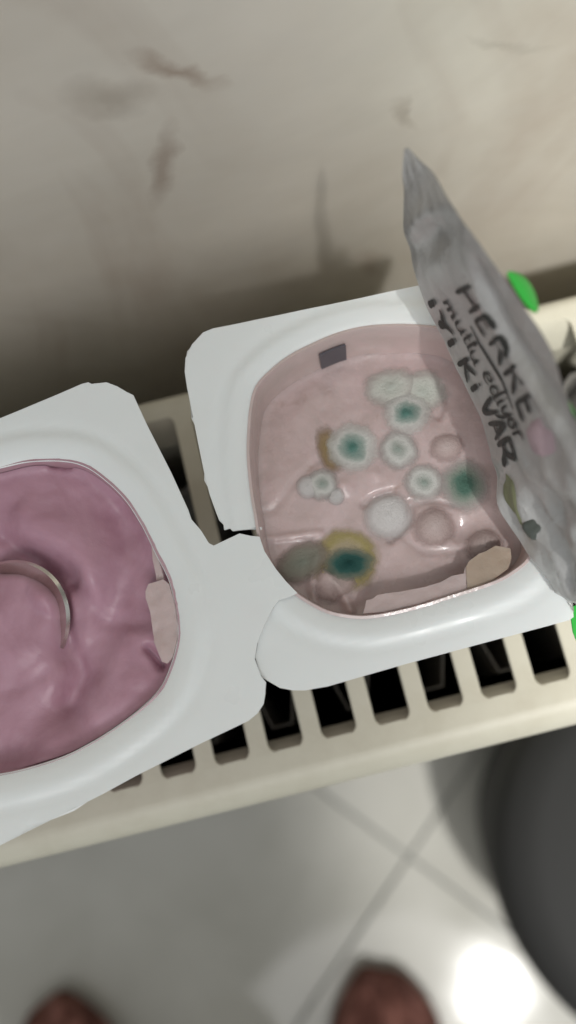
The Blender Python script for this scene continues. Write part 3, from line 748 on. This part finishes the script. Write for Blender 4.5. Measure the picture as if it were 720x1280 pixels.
# the skirt that runs from the fold down to the sealed edge on the flange
vs = []; fs = []; nk = 60; nj = 10
for i in range(nk+1):
    t = i/nk; u = .33+.67*t
    a = foil(u, 0); h = cr(Hp, t)
    for j in range(nj+1):
        s = j/nj; p = a.lerp(h, s)
        p.z -= .0010*math.sin(math.pi*s)*1; p.z += .0006*nz(p.x, p.y, 1, 220)*math.sin(math.pi*s)
        p.z = max(p.z, .0507)
        vs.append(p)
for i in range(nk):
    for j in range(nj):
        a = i*(nj+1)+j; fs.append((a, a+nj+1, a+nj+2, a+1))
solid(mesh('sealed_skirt', vs, fs, 'foil', lid, True), .0002, 0)
# green corner of the print folded into sight over the right edge
g = [(0.0435,0.06066,0.0992),(0.04425,0.06084,0.099),(0.0457,0.06027,0.0982),(0.0466,0.05974,0.0976),(0.0472,0.05876,0.0972),(0.04761,0.05729,0.097),(0.04756,0.05548,0.0972),(0.04696,0.05313,0.098),(0.04609,0.053,0.0988),(0.04512,0.05431,0.099),(0.04443,0.05648,0.099),(0.04394,0.05852,0.0992)]
c_ = sum((Vector(p) for p in g), Vector())/len(g); c_.z += .0009
vs = [c_]+[Vector(p) for p in g]
gf = mesh('folded_corner', vs, [(0, 1+i, 1+(i+1) % len(g)) for i in range(len(g))], 'green_print', lid, True)
gf.modifiers.new('b', 'SUBSURF').levels = 2; solid(gf, .0003, 0)
g = [(0.05021,0.00717,0.0488),(0.0511,0.00859,0.049),(0.05459,0.00883,0.048),(0.05578,0.00479,0.047),(0.05351,0.00094,0.046),(0.05064,0.00102,0.0455),(0.05009,0.00371,0.047)]
c_ = sum((Vector(p) for p in g), Vector())/len(g)
gt = mesh('pull_tab', [c_]+[Vector(p) for p in g], [(0, 1+i, 1+(i+1) % len(g)) for i in range(len(g))], 'green_print', lid, True)
solid(gt, .0003, 0)

# printing: brush-drawn letters laid on the foil as ribbons
GL = {
 'H': [[(0, 0), (.02, 1)], [(.62, 0), (.60, 1)], [(0, .5), (.62, .54)]],
 'E': [[(0, 0), (0, 1)], [(0, 1), (.55, 1)], [(0, .52), (.45, .54)], [(0, 0), (.55, .02)]],
 'R': [[(0, 0), (0, 1)], [(0, 1), (.42, .98), (.55, .76), (.40, .54), (0, .5)], [(.25, .5), (.62, 0)]],
 'K': [[(0, 0), (0, 1)], [(.55, 1), (.05, .5)], [(.15, .56), (.6, 0)]],
 'I': [[(0, 0), (0, .8)]], 'İ': [[(0, 0), (0, .74)], [(0, .98), (.01, 1.04)]],
 'S': [[(.5, .9), (.25, 1), (.02, .8), (.2, .56), (.48, .35), (.3, .03), (0, .08)]],
 'Y': [[(0, 1), (.28, .5)], [(.56, 1), (.28, .5), (.26, 0)]],
 'V': [[(0, 1), (.27, .02), (.55, 1)]],
 'A': [[(0, 0), (.28, 1), (.56, 0)], [(.12, .35), (.46, .35)]],
 'm': [[(0, 0), (.03, .5)], [(.03, .36), (.18, .52), (.24, .3), (.24, 0)], [(.24, .34), (.40, .52), (.47, .3), (.48, 0), (.58, .06)]],
 'u': [[(0, .5), (.02, .1), (.16, 0), (.32, .16), (.35, .5)], [(.35, .5), (.36, .04), (.46, .06)]],
 't': [[(.1, .9), (.08, .15), (.2, 0), (.3, .08)], [(-.04, .58), (.26, .60)]],
 'l': [[(.02, .0), (.05, .6), (.14, 1), (.05, .95), (.03, .3), (.12, 0), (.2, .06)]],
 'e': [[(.03, .25), (.28, .30), (.26, .5), (.1, .5), (.0, .25), (.12, 0), (.36, .08)]],
 'd': [[(.34, .42), (.15, .5), (.0, .24), (.12, 0), (.33, .16)], [(.38, 1), (.33, .2), (.38, 0), (.48, .06)]],
 'i': [[(.02, .5), (.03, .06), (.14, .04)], [(.03, .76), (.04, .80)]],
 'y': [[(0, .5), (.04, .14), (.2, .06), (.32, .5)], [(.32, .5), (.28, -.1), (.1, -.42), (-.04, -.3)]],
 'o': [[(.16, .5), (0, .25), (.14, 0), (.3, .22), (.17, .5), (.4, .46)]],
 'r': [[(0, 0), (.02, .5)], [(.02, .32), (.14, .5), (.28, .46)]],
}
ADV = {'H': .92, 'E': .84, 'R': .90, 'K': .88, 'İ': .26, 'S': .7, 'Y': .74, 'V': .74, 'A': .76, 'm': .68, 'u': .52, 't': .36, 'l': .26, 'e': .44, 'd': .54, 'i': .22, 'y': .42, 'o': .46, 'r': .36, ' ': .38}
def ribbon(pts, w0, mapf, taper):
    P_ = sm([Vector(p) for p in pts], False, .05) if len(pts) > 2 else dense(pts, .05)
    vs = []; fs = []; n = len(P_)
    for i, p in enumerate(P_):
        d = (P_[min(i+1, n-1)]-P_[max(i-1, 0)]); d = d.normalized() if d.length else Vector((1, 0))
        t = i/max(1, n-1); w = w0*(1-taper*abs(2*t-1)**3)*(1+.12*math.sin(9*t+p[0]*5))
        q = Vector((-d.y, d.x))*w
        if i == 0: p = p-d*w*.5
        if i == n-1: p = p+d*w*.5
        vs += [mapf(p+q), mapf(p), mapf(p-q)]
    for i in range(n-1): fs += [(3*i, 3*i+1, 3*i+4, 3*i+3), (3*i+1, 3*i+2, 3*i+5, 3*i+4)]
    return vs, fs
def text(s, u0, u1, v0, v1, w, lean=0, ht=1, bend=0):
    tot = sum(ADV[c] for c in s); xx = 0; V = []; F_ = []
    for c in s:
        for st in GL.get(c, []):
            def mp(p):
                X = (xx+p[0])/tot; uu = u0+(u1-u0)*X
                return foil(uu, v0+(v1-v0)*X+(ht)*p[1]+bend*math.sin(math.pi*X), .00032)
            a, b = ribbon(st, w, mp, .45); k = len(V); V += a; F_ += [tuple(i+k for i in f) for f in b]
        xx += ADV[c]
    return mesh('printed_lettering', V, F_, 'ink', lid)
text('HERKE', .405, .720, .50, .53, .078, ht=.20)
text('mutlu', .410, .555, .29, .235, .062, ht=.125)
text('ediyor', .572, .735, .28, .39, .055, ht=.15)
text('İYİ', .400, .500, .08, .05, .10, ht=.12)
text('Kİ', .530, .600, .06, .07, .10, ht=.14)
text('VAR', .620, .770, .105, .15, .10, ht=.185)
def mpl(p): return foil(p[0], p[1], .00016)
V, F_ = ribbon([(.475, .42), (.52, .40), (.60, .455), (.665, .46)], .010, mpl, .6)
mesh('printed_swash', V, F_, 'ink', lid)

# yogurt and mould smeared on the lower part of the foil
def smear(u0, v0, ru, rv, material, seed):
    V = [foil(u0, v0, .0006)]; F_ = []; n = 20
    for k in (.5, .8, 1):
        for i in range(n):
            a = 2*math.pi*i/n; w = k*(1+.5*noise.noise(Vector((math.cos(a)*1.5, math.sin(a)*1.5, seed))))
            V.append(foil(u0+ru*w*math.cos(a), v0+rv*w*math.sin(a), {.5: .0005, .8: .0004, 1: -.0001}[k]))
    for i in range(n): F_.append((0, 1+i, 1+(i+1) % n))
    for k in range(2):
        for i in range(n): F_.append((1+k*n+i, 1+(k+1)*n+i, 1+(k+1)*n+(i+1) % n, 1+k*n+(i+1) % n))
    o = mesh('smear', V, F_, material, lid, True); return o
smear(.80, .10, .035, .06, 'smear_green', 2)
smear(.74, .62, .035, .11, 'smear_pink', 3)
smear(.845, .16, .012, .05, 'smear_dark', 4)
